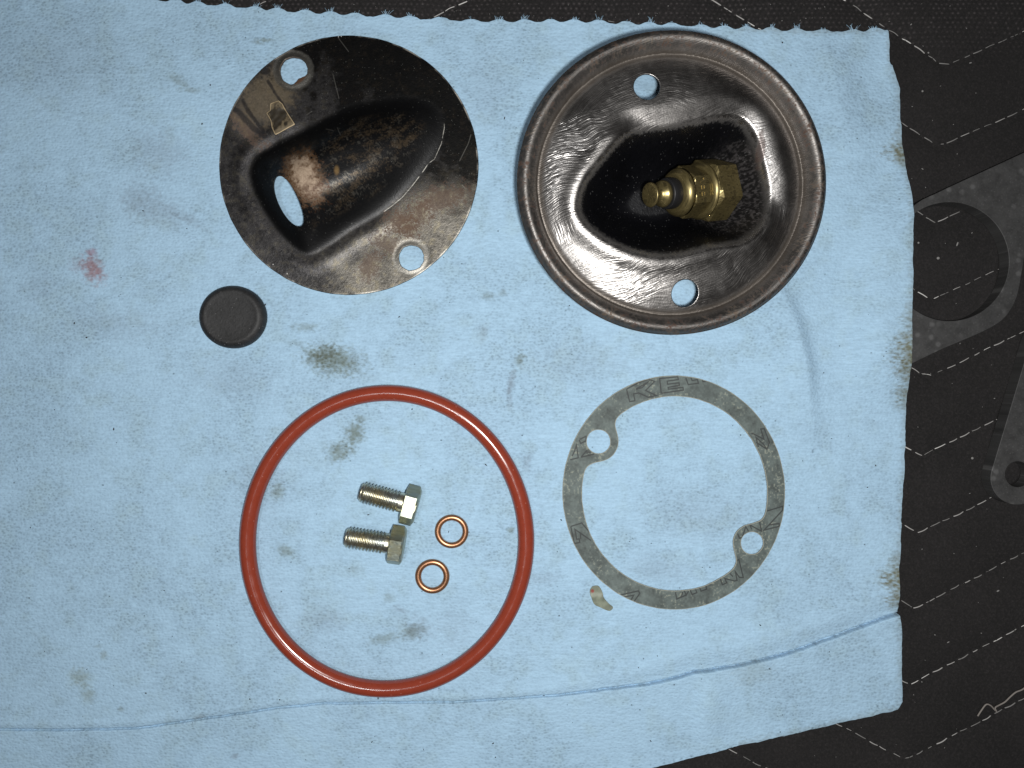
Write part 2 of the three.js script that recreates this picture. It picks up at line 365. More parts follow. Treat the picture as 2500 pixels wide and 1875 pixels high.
// ---------------------------------------------------------------- the blanket's stitches, where neither towel nor frame hides them
{
  const mats = [std({ color: lin(.34, .33, .32), roughness: .55 }), std({ color: lin(.19, .185, .18), roughness: .6 }), std({ color: lin(.55, .54, .52), roughness: .5 })];
  const shapes = [0, 1, 2].map(i => {                        // one sagging stitch of unit length along x
    const s = (i - 1) * .035, c = new THREE.CatmullRomCurve3([[-.5, -.012, 0], [-.3, .045, s * .6], [0, .075, s], [.3, .045, s * .6], [.5, -.012, 0]].map(p => new THREE.Vector3(...p)));
    return new THREE.TubeGeometry(c, 6, .034 + .008 * i, 5, false);
  });
  const spare = [];
  for (let k = 0; k < rowY.length; k++) {
    const row = new THREE.Group(); row.name = 'stitch_row'; let px = -250;
    const pt = p => { const y = rowAt(k, p) + 2.2 * (noise(p * .02, k, 77) - .5) * 2; const [x, z] = W(p, y); return new THREE.Vector3(x, blanketY(x, z), z); };
    while (px < 2790) {
      const L = (23 + 9 * rnd()) * .88, gap = (3 + 6 * rnd()) * .88, a = pt(px), c = pt(px + L), py = rowAt(k, px), q = [Math.floor(rnd() * 3), rnd() < .2 ? 2 : rnd() < .5 ? 1 : 0];
      const covered = sdT(a.x, a.z) < -.004 && sdT(c.x, c.z) < -.004, out = px > 2530 || py < -40 || py > 1915 || px < -40;
      px += L + gap;
      if (covered || py < -260 || py > 2120) continue;
      const m = new THREE.Mesh(shapes[q[0]], mats[q[1]]), d = c.clone().sub(a);
      m.position.copy(a).lerp(c, .5); m.scale.setScalar(d.length());
      m.quaternion.setFromUnitVectors(new THREE.Vector3(1, 0, 0), d.normalize()); m.castShadow = m.receiveShadow = true;
      if (out) { m.updateMatrix(); spare.push(shapes[q[0]].clone().applyMatrix4(m.matrix)); } else { m.name = 'stitch'; row.add(m); }
    }
    if (row.children.length) STITCH.blanket.add(row);
  }
  if (spare.length) part(STITCH.blanket, 'outer_stitching', mergeGeometries(spare), mats[0]).userData.kind = 'stuff';
}

// ---------------------------------------------------------------- steel plate with a large hole, steel link (on the blanket, right)
function steelMat(x0, x1, z0, z1, s) {
  const map = texture(768, 768, (u, v, o) => {
    const X = mix(x0, x1, u) * 1e3, Z = mix(z0, z1, v) * 1e3, f = fbm(X * .35, Z * .35, s, 4), g = fbm(X * 1.8, Z * 1.8, s + 5, 3);
    let l = .044 + .035 * (f - .5) + .02 * (g - .5);
    const spot = sst(.26, .08, worley(X * .19, Z * .19, s + 9) + .16 * (g - .5)) * sst(.45, .8, noise(X * .15, Z * .15, s + 2)); l += .045 * spot;
    const sp = sst(.2, .05, worley(X * .6, Z * .6, s + 19)) * hash(Math.floor(X * .5), Math.floor(Z * .5), s); l += .03 * sp;
    o[0] = l * 1.0; o[1] = l * .99; o[2] = l * 1.0;
  }, true);
  return std({ map, roughness: .62, metalness: .25 });
}
{
  const bx = { x0: .118, x1: .215, z0: -.105, z1: -.0 };
  const t = thing('steel_plate', 'thick dark grey steel plate with a large round hole, lying on the blanket', 'steel plate');
  const m = steelMat(bx.x0, bx.x1, bx.z0, bx.z1, 101);
  const ox = plateHole[0], oz = plateHole[1]; t.position.set(ox, BLANKET_TOP, oz);
  part(t, 'plate', recentre(sheet({ ...bx, nx: 130, nz: 140, f: sdPlate, h: () => PLATE_Y, t: PLATE_T, b: .00022 }), ox, BLANKET_TOP, oz), m);
}
{
  const c1 = C5(637, 1440), c2 = C5(637 + .288 * 560, 1440 - .957 * 560), r = 109 / 1.66 * PX * .98, hole = C5(640, 1424), rh = 52 / 1.66 * PX * .98;
  const f = (x, z) => {
    const ex = c2[0] - c1[0], ez = c2[1] - c1[1], q = clamp(((x - c1[0]) * ex + (z - c1[1]) * ez) / (ex * ex + ez * ez), 0, 1);
    return Math.max(Math.hypot(x - c1[0] - ex * q, z - c1[1] - ez * q) - r, rh - Math.hypot(x - hole[0], z - hole[1]));
  };
  const bx = { x0: .162, x1: .212, z0: -.028, z1: .052 };
  const t = thing('steel_link', 'dark grey steel link with rounded end and small bolt hole at the right edge', 'steel link');
  t.position.set(c1[0], BLANKET_TOP, c1[1]);
  part(t, 'plate', recentre(sheet({ ...bx, nx: 90, nz: 140, f, h: () => PLATE_Y, t: PLATE_T, b: .00025 }), c1[0], BLANKET_TOP, c1[1]), steelMat(bx.x0, bx.x1, bx.z0, bx.z1, 131));
}

// ---------------------------------------------------------------- flat round cover plate with hump (top left)
{
  const K = 2.37, C1 = (x, y, h = .001) => W(480 + x / K, 60 + y / K, h);
  const [cx, cz] = C1(881, 814), R = 747 / K * PX;
  const L = (x, y, h = .001) => { const p = C1(x, y, h); return [p[0] - cx, p[1] - cz]; };
  const out = smoothLoop([[312, 835], [345, 770], [440, 705], [600, 622], [750, 540], [870, 485], [1000, 450], [1180, 425], [1330, 445], [1415, 520], [1425, 650], [1345, 805], [1215, 965], [1085, 1085], [910, 1185], [760, 1285], [640, 1335], [560, 1290], [460, 1185], [375, 1055], [318, 920]].map(p => L(...p)), 150);
  const sd = sdPoly(out), bb = R * 1.02;
  const dIn = field((x, z) => -sd(x, z), -bb, bb, -bb, bb, 260, 3), dCrown = field((x, z) => -sd(x, z), -bb, bb, -bb, bb, 260, 13);
  const a0 = L(420, 1000), a1 = L(1400, 600), ax = a1[0] - a0[0], az = a1[1] - a0[1], al = Math.hypot(ax, az);
  const h = (x, z) => {
    const d = dIn(x, z), s = clamp(((x - a0[0]) * ax + (z - a0[1]) * az) / (al * al), 0, 1);
    const w = mix(.0155, .0125, s), A = .0150 * (1 - .72 * Math.pow(s, 1.25));
    let y = .0012 + A * sst(-.0006, w * 1.15, mix(d, dCrown(x, z), sst(.0015, .010, d)));
    y += .0004 * Math.exp(-(((d + .004) / .0028) ** 2)) * (1 - sst(-.012, .006, x - z));
    y += .0007 * (1 - sst(R * .3, R, Math.hypot(x, z))) * 0 + .00004 * (fbm(x * 120, z * 120, 3, 2) - .5);
    for (const q of holes) { const e = Math.hypot(x - q[0], z - q[1]); y -= .00012 * Math.exp(-(((e - q[2] * 1.32) / .0011) ** 2)); }
    return y;
  };
  const holes = [[...L(563, 270), 79 / K * PX], [...L(1242, 1350), 72 / K * PX]];
  const hc = L(531, 1020, .0085), ang = Math.atan2(258, 125), ea = 146 / K * PX * .97, eb = 66 / K * PX * .97;
  const f = (x, z) => {
    let d = Math.hypot(x, z) - R + .00012 * (noise(Math.atan2(z, x) * 14 + 50, 1, 5) - .5);
    for (const q of holes) d = Math.max(d, q[2] * (q === holes[0] ? 1 - .34 * Math.exp(-(((Math.atan2(z - q[1], x - q[0]) - .95) / .5) ** 2)) : 1) - Math.hypot(x - q[0], z - q[1]) + .00025 * (noise(Math.atan2(z - q[1], x - q[0]) * 5 + 30, 2, 6) - .5));
    const px = x - hc[0], pz = z - hc[1], u = (px * Math.cos(ang) + pz * Math.sin(ang)) / ea, v = (pz * Math.cos(ang) - px * Math.sin(ang)) / eb;
    const k = Math.hypot(u, v); return Math.max(d, (1 - k) * eb * .9);
  };
  const toC = (x, z) => [881 + x / PX * K, 814 + z / PX * K];  // back to plan units for the wear map
  const creaseGlint = [[1428, 520], [1432, 600], [1415, 690], [1375, 780], [1340, 805], [1310, 850], [1250, 930], [1190, 1000], [1130, 1050], [1085, 1082]];  // glint along the hump's foot crease, painted as a bright line
  const seg = (P, x, y) => polyDist(P, x, y)[0];
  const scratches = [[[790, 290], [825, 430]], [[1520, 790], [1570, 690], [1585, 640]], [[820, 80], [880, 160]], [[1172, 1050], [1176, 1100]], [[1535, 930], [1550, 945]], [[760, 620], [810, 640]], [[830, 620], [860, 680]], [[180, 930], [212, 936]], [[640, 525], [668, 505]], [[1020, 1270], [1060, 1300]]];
  const edgeGlints = [[1532, 1210], [1534, 1200], [1490, 1275], [1493, 1268], [139, 797], [446, 1386], [527, 1440], [822, 74], [838, 72]];  // glints on the plate's outer edge, painted as pale spots
  const drip1 = [[415, 330], [470, 420], [510, 480]], drip2 = [[205, 480], [245, 505], [330, 600], [400, 650]], drip3 = [[270, 440], [300, 500], [345, 560], [390, 620]];
  const gauss = (x, y, a, b, rx, ry, th = 0) => { const c = Math.cos(th), s = Math.sin(th), p = ((x - a) * c + (y - b) * s) / rx, q = ((y - b) * c - (x - a) * s) / ry; return Math.hypot(p, q); };
  const N = 1024, mr = new Float32Array(N * N * 2); let wi = 0;
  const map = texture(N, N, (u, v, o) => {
    const x = mix(-bb, bb, u), z = mix(-bb, bb, v), [X, Y] = toC(x, z), d = dIn(x, z) * 1e3;
    const n1 = fbm(X * .012, Y * .012, 1, 5), n2 = fbm(X * .045, Y * .045, 2, 4), n3 = fbm(X * .15, Y * .15, 3, 3), n4 = noise(X * .5, Y * .5, 4);
    // bare tarnished steel
    const warm = sst(-.1, .55, (X - 700) / 900 + (Y - 1000) / 900 - .35 + .6 * (n1 - .5)); let r = mix(.098, .165, warm), g = mix(.093, .152, warm), b = mix(.093, .132, warm), metal = .9, ro = .40 + .15 * (n2 - .5);
    const tone = .78 + .9 * (n1 - .5) + .5 * (n2 - .5) + .5 * (n3 - .5) + .35 * (n4 - .5); r *= tone; g *= tone; b *= tone;
    const ol = sst(.5, .72, n2) * .35; r *= 1 + .1 * ol; b *= 1 - .35 * ol;
    // soot over the upper right of the flange
    const soot = clamp(sst(-.2, .25, (X - 560) / 1100 - (Y - 330) / 1000 + (n1 - .5) * .9 + (n2 - .5) * .35), 0, 1) * sst(1060, 860, Y + 160 * (n2 - .5));
    const sm = mix(1, .045, soot); r *= sm; g *= sm; b *= sm; metal = mix(metal, .8, soot); ro = mix(ro, .5, soot);
    const brn = soot * sst(.5, .75, .6 * n2 + .4 * n3) * .35; r = mix(r, .022, brn); g = mix(g, .016, brn); b = mix(b, .011, brn);
    // rust on the flange
    for (const q of [[1180, 1140, 95, 80, .2, 1], [1290, 1090, 70, 90, 0, .8], [1000, 1400, 60, 90, .4, .7], [1100, 1270, 90, 60, .6, .6], [1400, 1010, 190, 75, -.25, .75], [290, 600, 60, 150, -.7, .9], [1230, 1180, 60, 60, 0, .8]]) {
      const e = sst(1.15, .5, gauss(X, Y, q[0], q[1], q[2], q[3], q[4]) + (n2 - .5) * 1.4 + (n3 - .5) * 1.5 + (n4 - .5) * .5) * q[5] * (d < 1 ? .8 : .3);
      r = mix(r, .115 + .06 * (n3 - .5), e * .85); g = mix(g, .066 + .035 * (n3 - .5), e * .85); b = mix(b, .038, e * .85); metal = mix(metal, .15, e); ro = mix(ro, .75, e);
    }
    // pale tan area, drips of old sealant by the upper left hole
    const tan = sst(1.2, .5, gauss(X, Y, 400, 430, 150, 210, .8) + (n2 - .5) * 1.1) * (d < .5 ? 1 : 0); r = mix(r, .16 + .1 * (n3 - .5), tan * .7); g = mix(g, .125 + .07 * (n3 - .5), tan * .7); b = mix(b, .08 + .04 * (n3 - .5), tan * .7); metal = mix(metal, .45, tan);
    const dr = Math.max(sst(14, 4, seg(drip1, X, Y) + 10 * (n2 - .5)), sst(24, 10, seg(drip2, X, Y) + 14 * (n2 - .5)), sst(18, 6, seg(drip3, X, Y) + 14 * (n2 - .5)), sst(1.1, .7, gauss(X, Y, 395, 270, 40, 26, .3) + (n2 - .5) * .6));
    r *= mix(1, .18, dr); g *= mix(1, .18, dr); b *= mix(1, .2, dr); metal = mix(metal, .1, dr);
    // ring marks around the two holes
    for (const q of [[563, 270, 79], [1242, 1350, 72]]) { const e = Math.hypot(X - q[0], Y - q[1]), m = sst(q[2] + 46, q[2] + 30, e + 10 * (n2 - .5)); r = mix(r, .21, m * .6); g = mix(g, .20, m * .6); b = mix(b, .18, m * .6); metal = mix(metal, .92, m); ro = mix(ro, .40, m); }
    { const e = Math.hypot(X - 563, Y - 270), m = sst(84, 74, e); r = mix(r, .07, m); g = mix(g, .034, m); b = mix(b, .017, m); metal = mix(metal, .1, m); }
    // black paint on the hump
    const pm = sst(-1.9, 1.4, d + 1.6 * (n2 - .5) + .8 * (n3 - .5)); let pr = .0045 + .004 * n3, pg = .0045 + .0042 * n3, pb = .005 + .0045 * n3;
    r = mix(r, pr, pm); g = mix(g, pg, pm); b = mix(b, pb, pm); metal = mix(metal, .6, pm); ro = mix(ro, .42, pm);
    const top = sst(5, 9, d) * sst(1380, 1250, X) ;          // paint worn on the crown
    const wear = top * sst(.46, .72, .65 * fbm(X * .022 + .02 * Y, Y * .022, 9, 5) + .35 * n3 + .08 * (n4 - .5)) * sst(640, 780, X) ;
    r = mix(r, .060 + .05 * (n3 - .4), wear * .8); g = mix(g, .043 + .034 * (n3 - .4), wear * .8); b = mix(b, .026 + .02 * (n3 - .4), wear * .8);
    const gry = top * sst(.56, .72, .6 * fbm(X * .03, Y * .03, 15, 5) + .4 * n3); r = mix(r, .075, gry * .6); g = mix(g, .070, gry * .6); b = mix(b, .06, gry * .6);
    const bz = sst(1.12, .72, gauss(X, Y, 662, 915, 120, 185, -.42) + (n2 - .5) * .6 + (n3 - .5) * .7); // bright bare rust beside the opening
    const core = sst(.9, .25, gauss(X, Y, 668, 900, 90, 130, -.42) + (n2 - .5) * 1.2);
    r = mix(r, mix(.11, .33, core) + .2 * (n3 - .5), bz); g = mix(g, mix(.065, .245, core) + .17 * (n3 - .5), bz); b = mix(b, mix(.036, .175, core) + .13 * (n3 - .5), bz); metal = mix(metal, .25, bz); ro = mix(ro, .55, bz);
    const oc = sst(20, 6, gauss(X, Y, 850, 890, 1, 1.8)) ; r = mix(r, .16, oc); g = mix(g, .10, oc); b = mix(b, .04, oc);
    // bare bright scratches; crease and rim-edge glints painted into the colour
    let sc = sst(3.2, 1.0, seg(creaseGlint, X, Y) + 5 * Math.abs(n2 - .5)) * sst(.30, .55, noise(X * .03, Y * .03, 71)) * .8; for (const q of scratches) sc = Math.max(sc, .13 * sst(4, 1, seg(q, X, Y)));
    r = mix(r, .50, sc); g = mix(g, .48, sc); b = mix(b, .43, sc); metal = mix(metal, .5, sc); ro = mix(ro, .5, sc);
    for (const q of edgeGlints) { const m = .8 * sst(7, 3, Math.hypot((X - q[0]) * 1.6, (Y - q[1])) + 9 * Math.abs(n3 - .5)); r = mix(r, .75, m); g = mix(g, .73, m); b = mix(b, .70, m); metal = mix(metal, .2, m); }
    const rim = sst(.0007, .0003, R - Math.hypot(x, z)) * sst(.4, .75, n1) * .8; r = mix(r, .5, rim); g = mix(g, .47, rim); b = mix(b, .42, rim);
    const dust = hash(Math.floor(X / 3.4), Math.floor(Y / 3.4), 88); if (dust > .9955) { r += .06; g += .06; b += .055; metal *= .5; }
    mr[wi++] = clamp(ro, .2, 1); mr[wi++] = metal;
    o[0] = r; o[1] = g; o[2] = b;
  }, true);
  wi = 0; const orm = texture(N, N, (u, v, o) => { o[0] = 1; o[1] = mr[wi++]; o[2] = mr[wi++]; }, false);
  const bump = texture(N, N, (u, v, o) => { const [X, Y] = toC(mix(-bb, bb, u), mix(-bb, bb, v)); o[0] = o[1] = o[2] = .6 * fbm(X * .09, Y * .09, 33, 4) + .4 * noise(X * .35, Y * .35, 34); }, false);
  const t = thing('cover_plate', 'flat round rusty steel plate with a black hump pierced by an oval opening', 'cover plate');
  t.position.set(cx, towelSurf(cx, cz) + .0002, cz);
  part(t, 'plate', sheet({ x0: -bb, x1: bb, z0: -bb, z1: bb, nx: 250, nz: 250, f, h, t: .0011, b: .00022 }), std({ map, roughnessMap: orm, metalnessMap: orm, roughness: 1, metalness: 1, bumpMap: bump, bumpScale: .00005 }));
  // flake of old sealant left standing on the flange
  const fl = [[430, 460], [478, 443], [500, 462], [520, 500], [546, 540], [574, 582], [460, 645], [438, 598], [432, 560], [407, 515], [428, 500]].map(p => L(...p)), fsd = sdPoly(fl);
  const fh = (x, z) => h(x, z) + .00035 + .0002 * noise(x * 700, z * 700, 8);
  const fm = texture(128, 128, (u, v, o) => { const n = fbm(u * 9, v * 9, 41, 4), m = sst(.35, .2, Math.hypot(u - .45, v - .5) + .5 * (n - .5)); const xx = fl.map(p => p[0]), zz = fl.map(p => p[1]), e = sst(-.00040, -.00012, fsd(mix(Math.min(...xx) - .0005, Math.max(...xx) + .0005, u), mix(Math.min(...zz) - .0005, Math.max(...zz) + .0005, v)) + .0002 * (n - .5)); const k = mix(mix(1, .25, m) * (.6 + .8 * n), 4.2, e * .8); o[0] = .12 * k; o[1] = .092 * k; o[2] = .055 * k; }, true);
  const xs = fl.map(p => p[0]), zs = fl.map(p => p[1]);
  part(t, 'sealant_flake', sheet({ x0: Math.min(...xs) - .0005, x1: Math.max(...xs) + .0005, z0: Math.min(...zs) - .0005, z1: Math.max(...zs) + .0005, nx: 40, nz: 40, f: fsd, h: fh, t: .0003, b: .00012 }), std({ map: fm, roughness: .5, metalness: .2 })).userData.label = 'curled flake of dried tan sealant';
}

// ---------------------------------------------------------------- round dish with recess and brass fitting (top right)
const hexGeo = (Rc, len, c0, c1, seg = 60) => {             // hexagonal prism along +x from 0 to len, corners eased at both ends
  const pos = [], idx = [], ap = Rc * .866025, us = [...(c0 > 0 ? [[0, ap * .93 - c0 * .2], [c0 * .45, ap * .99], [c0, Rc]] : [[0, Rc]]), [len - c1, Rc], [len - c1 * .45, ap * .99], [len, ap * .90]];
  for (const [u, cr] of us) for (let i = 0; i <= seg; i++) {
    const th = i / seg * Math.PI * 2, m = ((th % (Math.PI / 3)) + Math.PI / 3) % (Math.PI / 3) - Math.PI / 6, hr = Math.min(ap / Math.cos(m), Rc * .985), r = Math.min(hr, cr);
    pos.push(u, Math.cos(th + Math.PI / 6) * r, Math.sin(th + Math.PI / 6) * r);
  }
  for (let q = 0; q < us.length - 1; q++) for (let i = 0; i < seg; i++) { const a = q * (seg + 1) + i, b = a + seg + 1; idx.push(a, a + 1, b, b, a + 1, b + 1); }
  for (const [q, x, flip] of [[0, 0, 0], [us.length - 1, len, 1]]) { const c = pos.length / 3; pos.push(x, 0, 0); for (let i = 0; i < seg; i++) { const a = q * (seg + 1) + i; flip ? idx.push(c, a, a + 1) : idx.push(c, a + 1, a); } }
  const G = new THREE.BufferGeometry(); G.setAttribute('position', new THREE.Float32BufferAttribute(pos, 3)); G.setIndex(idx);
  const o = toCreasedNormals(G, .32); const p = o.attributes.position, uv = new Float32Array(p.count * 2);
  for (let i = 0; i < p.count; i++) { uv[2 * i] = p.getX(i) * 60; uv[2 * i + 1] = Math.atan2(p.getZ(i), p.getY(i)) * .9; }
  o.setAttribute('uv', new THREE.BufferAttribute(uv, 2)); return o;
};
const latheX = (pts, seg = 48) => { const g = new THREE.LatheGeometry(pts.map(p => new THREE.Vector2(Math.max(p[1], 1e-6), p[0])), seg); g.rotateZ(-Math.PI / 2); return g; };
{
  const K = 2.074, C2 = (x, y, h) => W(1220 + x / K, 40 + y / K, h);
  const RIM = .029, FL = .0238, DEPTH = .0212;
  const [cx, cz] = C2(863, 833, RIM), R = 779 / K * PX * (CAM_H - RIM) / CAM_H;
  const L = (x, y, h) => { const p = C2(x, y, h); return [p[0] - cx - .0018, p[1] - cz + .0007]; };
  const out = smoothLoop([[405, 950], [430, 840], [510, 730], [592, 635], [650, 585], [760, 563], [880, 545], [1000, 520], [1130, 497], [1225, 512], [1280, 570], [1325, 700], [1362, 850], [1358, 955], [1320, 1040], [1240, 1105], [1080, 1140], [900, 1185], [750, 1185], [600, 1140], [490, 1075], [425, 1010]].map(p => L(...p, .025)), 150);
  const sd = sdPoly(out), bb = R * 1.045, dIn = field((x, z) => -sd(x, z), -bb, bb, -bb, bb, 260, 2), dBowl = field((x, z) => -sd(x, z), -bb, bb, -bb, bb, 260, 6);
  const holes = [[...L(738, 361, .025), 65 / K * PX * .917], [...L(946, 1382, .025), 68 / K * PX * .917]];
  const ex = 1.026, ez = .984;
  const h = (x, z) => {
    const r = Math.hypot(x / ex, z / ez) * 1e3, Rm = R * 1e3, th = Math.atan2(z, x), d = dIn(x, z);
    const g = Rm - 7.0;                                      // groove radius
    let y = FL * 1e3 + 4.3 * (1 - Math.pow(Math.min(r, g) / g, 4.0));
    if (r > g - 1.2) {
      const hump = RIM * 1e3 - FL * 1e3, c = Rm - 2.7;
      const up = Math.pow(Math.max(0, 1 - ((r - c) / (r < c ? 4.2 : 3.0)) ** 2), r < c ? 1.15 : .6);
      y += hump * up;
    }
    y -= .35 * Math.exp(-(((r - g + .6) / .8) ** 2));
    y += 1.15 * (fbm(x * 44 + 5, z * 44, 91, 2) - .5) * sst(g, g - 5, r);
    const w = mix(17, 11, sst(.002, .026, x)), D0 = DEPTH * 1e3;
    const pd = mix(d, dBowl(x, z), sst(.001, .006, d)) * 1e3;
    const topSide = sst(-.002, -.016, z - .55 * x); y += .9 * (1 - topSide) * Math.exp(-(((pd + 3.0) / 3.2) ** 2));         // slight lip round the recess
    y -= (D0 + (y - FL * 1e3)) * sst(mix(-2.0, -1.3, topSide) - .7 * sst(.010, .026, x), w, pd); y -= topSide * 2.5 * sst(-8, 1.5, pd);
    const gz = Math.hypot((x - nb[0]) , (z - nb[1])) * 1e3;  // lumpy sealant round the nut
    y += 3.2 * sst(21, 9, gz) * sst(2, 8, pd) * (fbm(x * 380, z * 380, 93, 4) - .25);
    return y * 1e-3;
  };
  const nb = L(1235, 880, .012);
  const f = (x, z) => {
    let d = Math.hypot(x / ex, z / ez) - R; for (const q of holes) d = Math.max(d, q[2] - Math.hypot(x - q[0], z - q[1])); return d;
  };
  const N = 1400, mr = new Float32Array(N * N * 2); let wi = 0;
  const back = (x, z) => [863 + x / PX * K / .913, 833 + z / PX * K / .913];
  const map = texture(N, N, (u, v, o) => {
    const x = mix(-bb, bb, u), z = mix(-bb, bb, v), X = x * 1e3, Z = z * 1e3, pd = dIn(x, z) * 1e3, r = Math.hypot(x / ex, z / ez) * 1e3, rr = R * 1e3 - r;
    const n1 = fbm(X * .09, Z * .09, 1, 4), n2 = fbm(X * .5, Z * .5, 2, 4), n3 = fbm(X * 1.8, Z * 1.8, 3, 3);
    let k = .9 + .35 * (n1 - .5) + .25 * (n3 - .5), cr = .33 * k, cg = .315 * k, cb = .305 * k, metal = 1, ro = .335 + .16 * (n1 - .5) + .1 * (n2 - .5);
    // darker, duller band in the groove and pitted dark rim
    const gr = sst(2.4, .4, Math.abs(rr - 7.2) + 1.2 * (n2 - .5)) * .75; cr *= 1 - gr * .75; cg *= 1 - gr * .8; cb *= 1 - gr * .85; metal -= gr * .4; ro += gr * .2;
    const rim = sst(6.2, 5.0, rr), pit = rim * sst(.45, .75, n2 * .45 + n3 * .55); cr *= mix(1, .60, rim) * (1 - .45 * pit); cg *= mix(1, .59, rim) * (1 - .62 * pit); cb *= mix(1, .58, rim) * (1 - .68 * pit); ro += rim * .2 + .2 * pit; metal -= .35 * pit;
    const tan = rim * sst(.5, .85, .6 * fbm(X * .25, Z * .25, 14, 3) + .4 * n3); cr = mix(cr, .14, tan * .4); cg = mix(cg, .11, tan * .4); cb = mix(cb, .07, tan * .4); metal -= .3 * tan;
    // black coat inside the recess
    const pm = sst(z < -.004 ? -.9 : -.9 - 1.3 * sst(-.004, .006, z), 1.5, pd + 1.6 * (n3 - .5) + .7 * (n2 - .5)); const [PX2, PY2] = back(x, z);
    cr = mix(cr, .0035 + .003 * n3, pm); cg = mix(cg, .0036 + .003 * n3, pm); cb = mix(cb, .0046 + .004 * n3, pm); metal = mix(metal, .35, pm); ro = mix(ro, .30 + .10 * n2, pm);
    const cake = sst(20, 11, Math.hypot(x - nb[0], z - nb[1]) * 1e3 + 6 * (n2 - .5)) * pm; const ck = .3 + 1.6 * sst(.4, .75, n3); cr = mix(cr, .034 * ck, cake); cg = mix(cg, .031 * ck, cake); cb = mix(cb, .031 * ck, cake); ro = mix(ro, .6, cake);
    const dust = hash(Math.floor(X * 3.2), Math.floor(Z * 3.2), 88); if (pm > .5 && dust > .984) { const e = .10 * hash(Math.floor(X * 3.2), Math.floor(Z * 3.2), 89); cr += e; cg += e; cb += e; }
    const rust = sst(1.2, .6, Math.hypot((PX2 - 1320) / 18, (PY2 - 650) / 90) + (n2 - .5)) * .7; cr = mix(cr, .045, rust); cg = mix(cg, .020, rust); cb = mix(cb, .014, rust); metal = mix(metal, .1, rust);
    mr[wi++] = clamp(ro, .2, 1); mr[wi++] = clamp(metal, 0, 1); o[0] = cr; o[1] = cg; o[2] = cb;
  }, true);
  wi = 0; const orm = texture(N, N, (u, v, o) => { o[0] = 1; o[1] = mr[wi++]; o[2] = mr[wi++]; }, false);
  const bump = texture(N, N, (u, v, o) => {                   // wire-brush swirls
    const x = mix(-bb, bb, u), z = mix(-bb, bb, v), X = x * 1e3, Z = z * 1e3, r = Math.hypot(X, Z), th = Math.atan2(Z, X), pd = dIn(x, z) * 1e3;
    const wob = 2.2 * (fbm(X * .07, Z * .07, 51, 2) - .5);
    let s = 0;
    s += .55 * noise((r + wob * 2) * 5.0, th * 9 + 40, 61) + .3 * noise((r + wob) * 9, th * 16 + 40, 62);
    const q = X * .35 + Z * .94 + wob * 3; s = mix(s, .6 * noise(q * 5.5, (X * .94 - Z * .35) * .35, 63) + .3 * noise(q * 9, (X - Z) * .6, 64), sst(.45, .6, fbm(X * .06, Z * .06, 66, 2)));
    const fine = fbm(X * 2.5, Z * 2.5, 67, 2);
    const pm = sst(0, 2, pd); o[0] = o[1] = o[2] = mix(s + .25 * fine, .5 * fbm(X * 2.2, Z * 2.2, 68, 3), pm);
  }, false);
  const t = thing('dish_cover', 'round brushed steel dish with rolled rim and a black recess holding a brass fitting', 'dish');
  t.position.set(cx - .0001, towelSurf(cx, cz) + .0010, cz - .0009); t.rotation.set(.06, 0, -.06);   // rocks on its off-centre recess
  part(t, 'dish', sheet({ x0: -bb, x1: bb, z0: -bb, z1: bb, nx: 330, nz: 330, f, h, t: .0009, b: .0003 }), std({ map, roughnessMap: orm, metalnessMap: orm, roughness: 1, metalness: 1, bumpMap: bump, bumpScale: .00009 }));
  // brass fitting, axis from its base nut towards the tip
  const bp = L(1150, 866, .0125), tp = L(757, 886, .0275);
  const A = new THREE.Vector3(bp[0], .0125, bp[1]), B = new THREE.Vector3(tp[0], .0275, tp[1]), len = A.distanceTo(B);
  const ft = new THREE.Group(); ft.name = 'brass_fitting'; t.add(ft);
  ft.position.copy(A); const dir = B.clone().sub(A).normalize(), side = dir.clone().cross(new THREE.Vector3(0, 1, 0)).normalize(), up = side.clone().cross(dir);
  ft.quaternion.setFromRotationMatrix(new THREE.Matrix4().makeBasis(dir, up, side.clone()));
  const btex = texture(256, 256, (u, v, o) => { const n = fbm(u * 14, v * 14, 3, 4), m = fbm(u * 60, v * 60, 4, 2), k = .55 + .7 * n + .2 * (m - .5), d = sst(.56, .7, n); o[0] = mix(.25 * k, .04, d * .6); o[1] = mix(.20 * k, .033, d * .6); o[2] = mix(.088 * k, .02, d * .6); }, true);
  const brough = texture(256, 256, (u, v, o) => { const n = fbm(u * 20, v * 20, 6, 4); o[0] = 1; o[1] = .22 + .30 * n; o[2] = 1; }, false);
  const brass = std({ map: btex, roughnessMap: brough, metalnessMap: brough, roughness: 1, metalness: .8 });
  const rub = std({ color: lin(.008, .008, .009), roughness: .5 });
  const s = len;
  const h2 = part(ft, 'base_nut', hexGeo(.0114, .300 * s, 0, .0016).translate(.045 * s, 0, 0), brass); h2.rotation.x = .10;
  part(ft, 'collar', latheX([[.33 * s, .0001], [.33 * s, .0098], [.35 * s, .0099], [.37 * s, .0090], [.385 * s, .0078], [.385 * s, .0001]]), brass);
  const h1g = hexGeo(.0092, .245 * s, .0011, .0010); h1g.translate(.375 * s, 0, 0);
  const h1 = part(ft, 'hex_body', h1g, brass); h1.rotation.x = -.10;
  part(ft, 'shoulder', latheX([[.60 * s, .0001], [.60 * s, .0083], [.635 * s, .0082], [.66 * s, .0076], [.685 * s, .0066], [.69 * s, .0056], [.69 * s, .0001]]), brass);
  part(ft, 'rubber_ring', latheX([[.68 * s, .0001], [.68 * s, .0050], [.69 * s, .0053], [.74 * s, .0054], [.79 * s, .0053], [.80 * s, .0049], [.80 * s, .0001]]), rub).userData.label = 'black rubber ring on the stem';
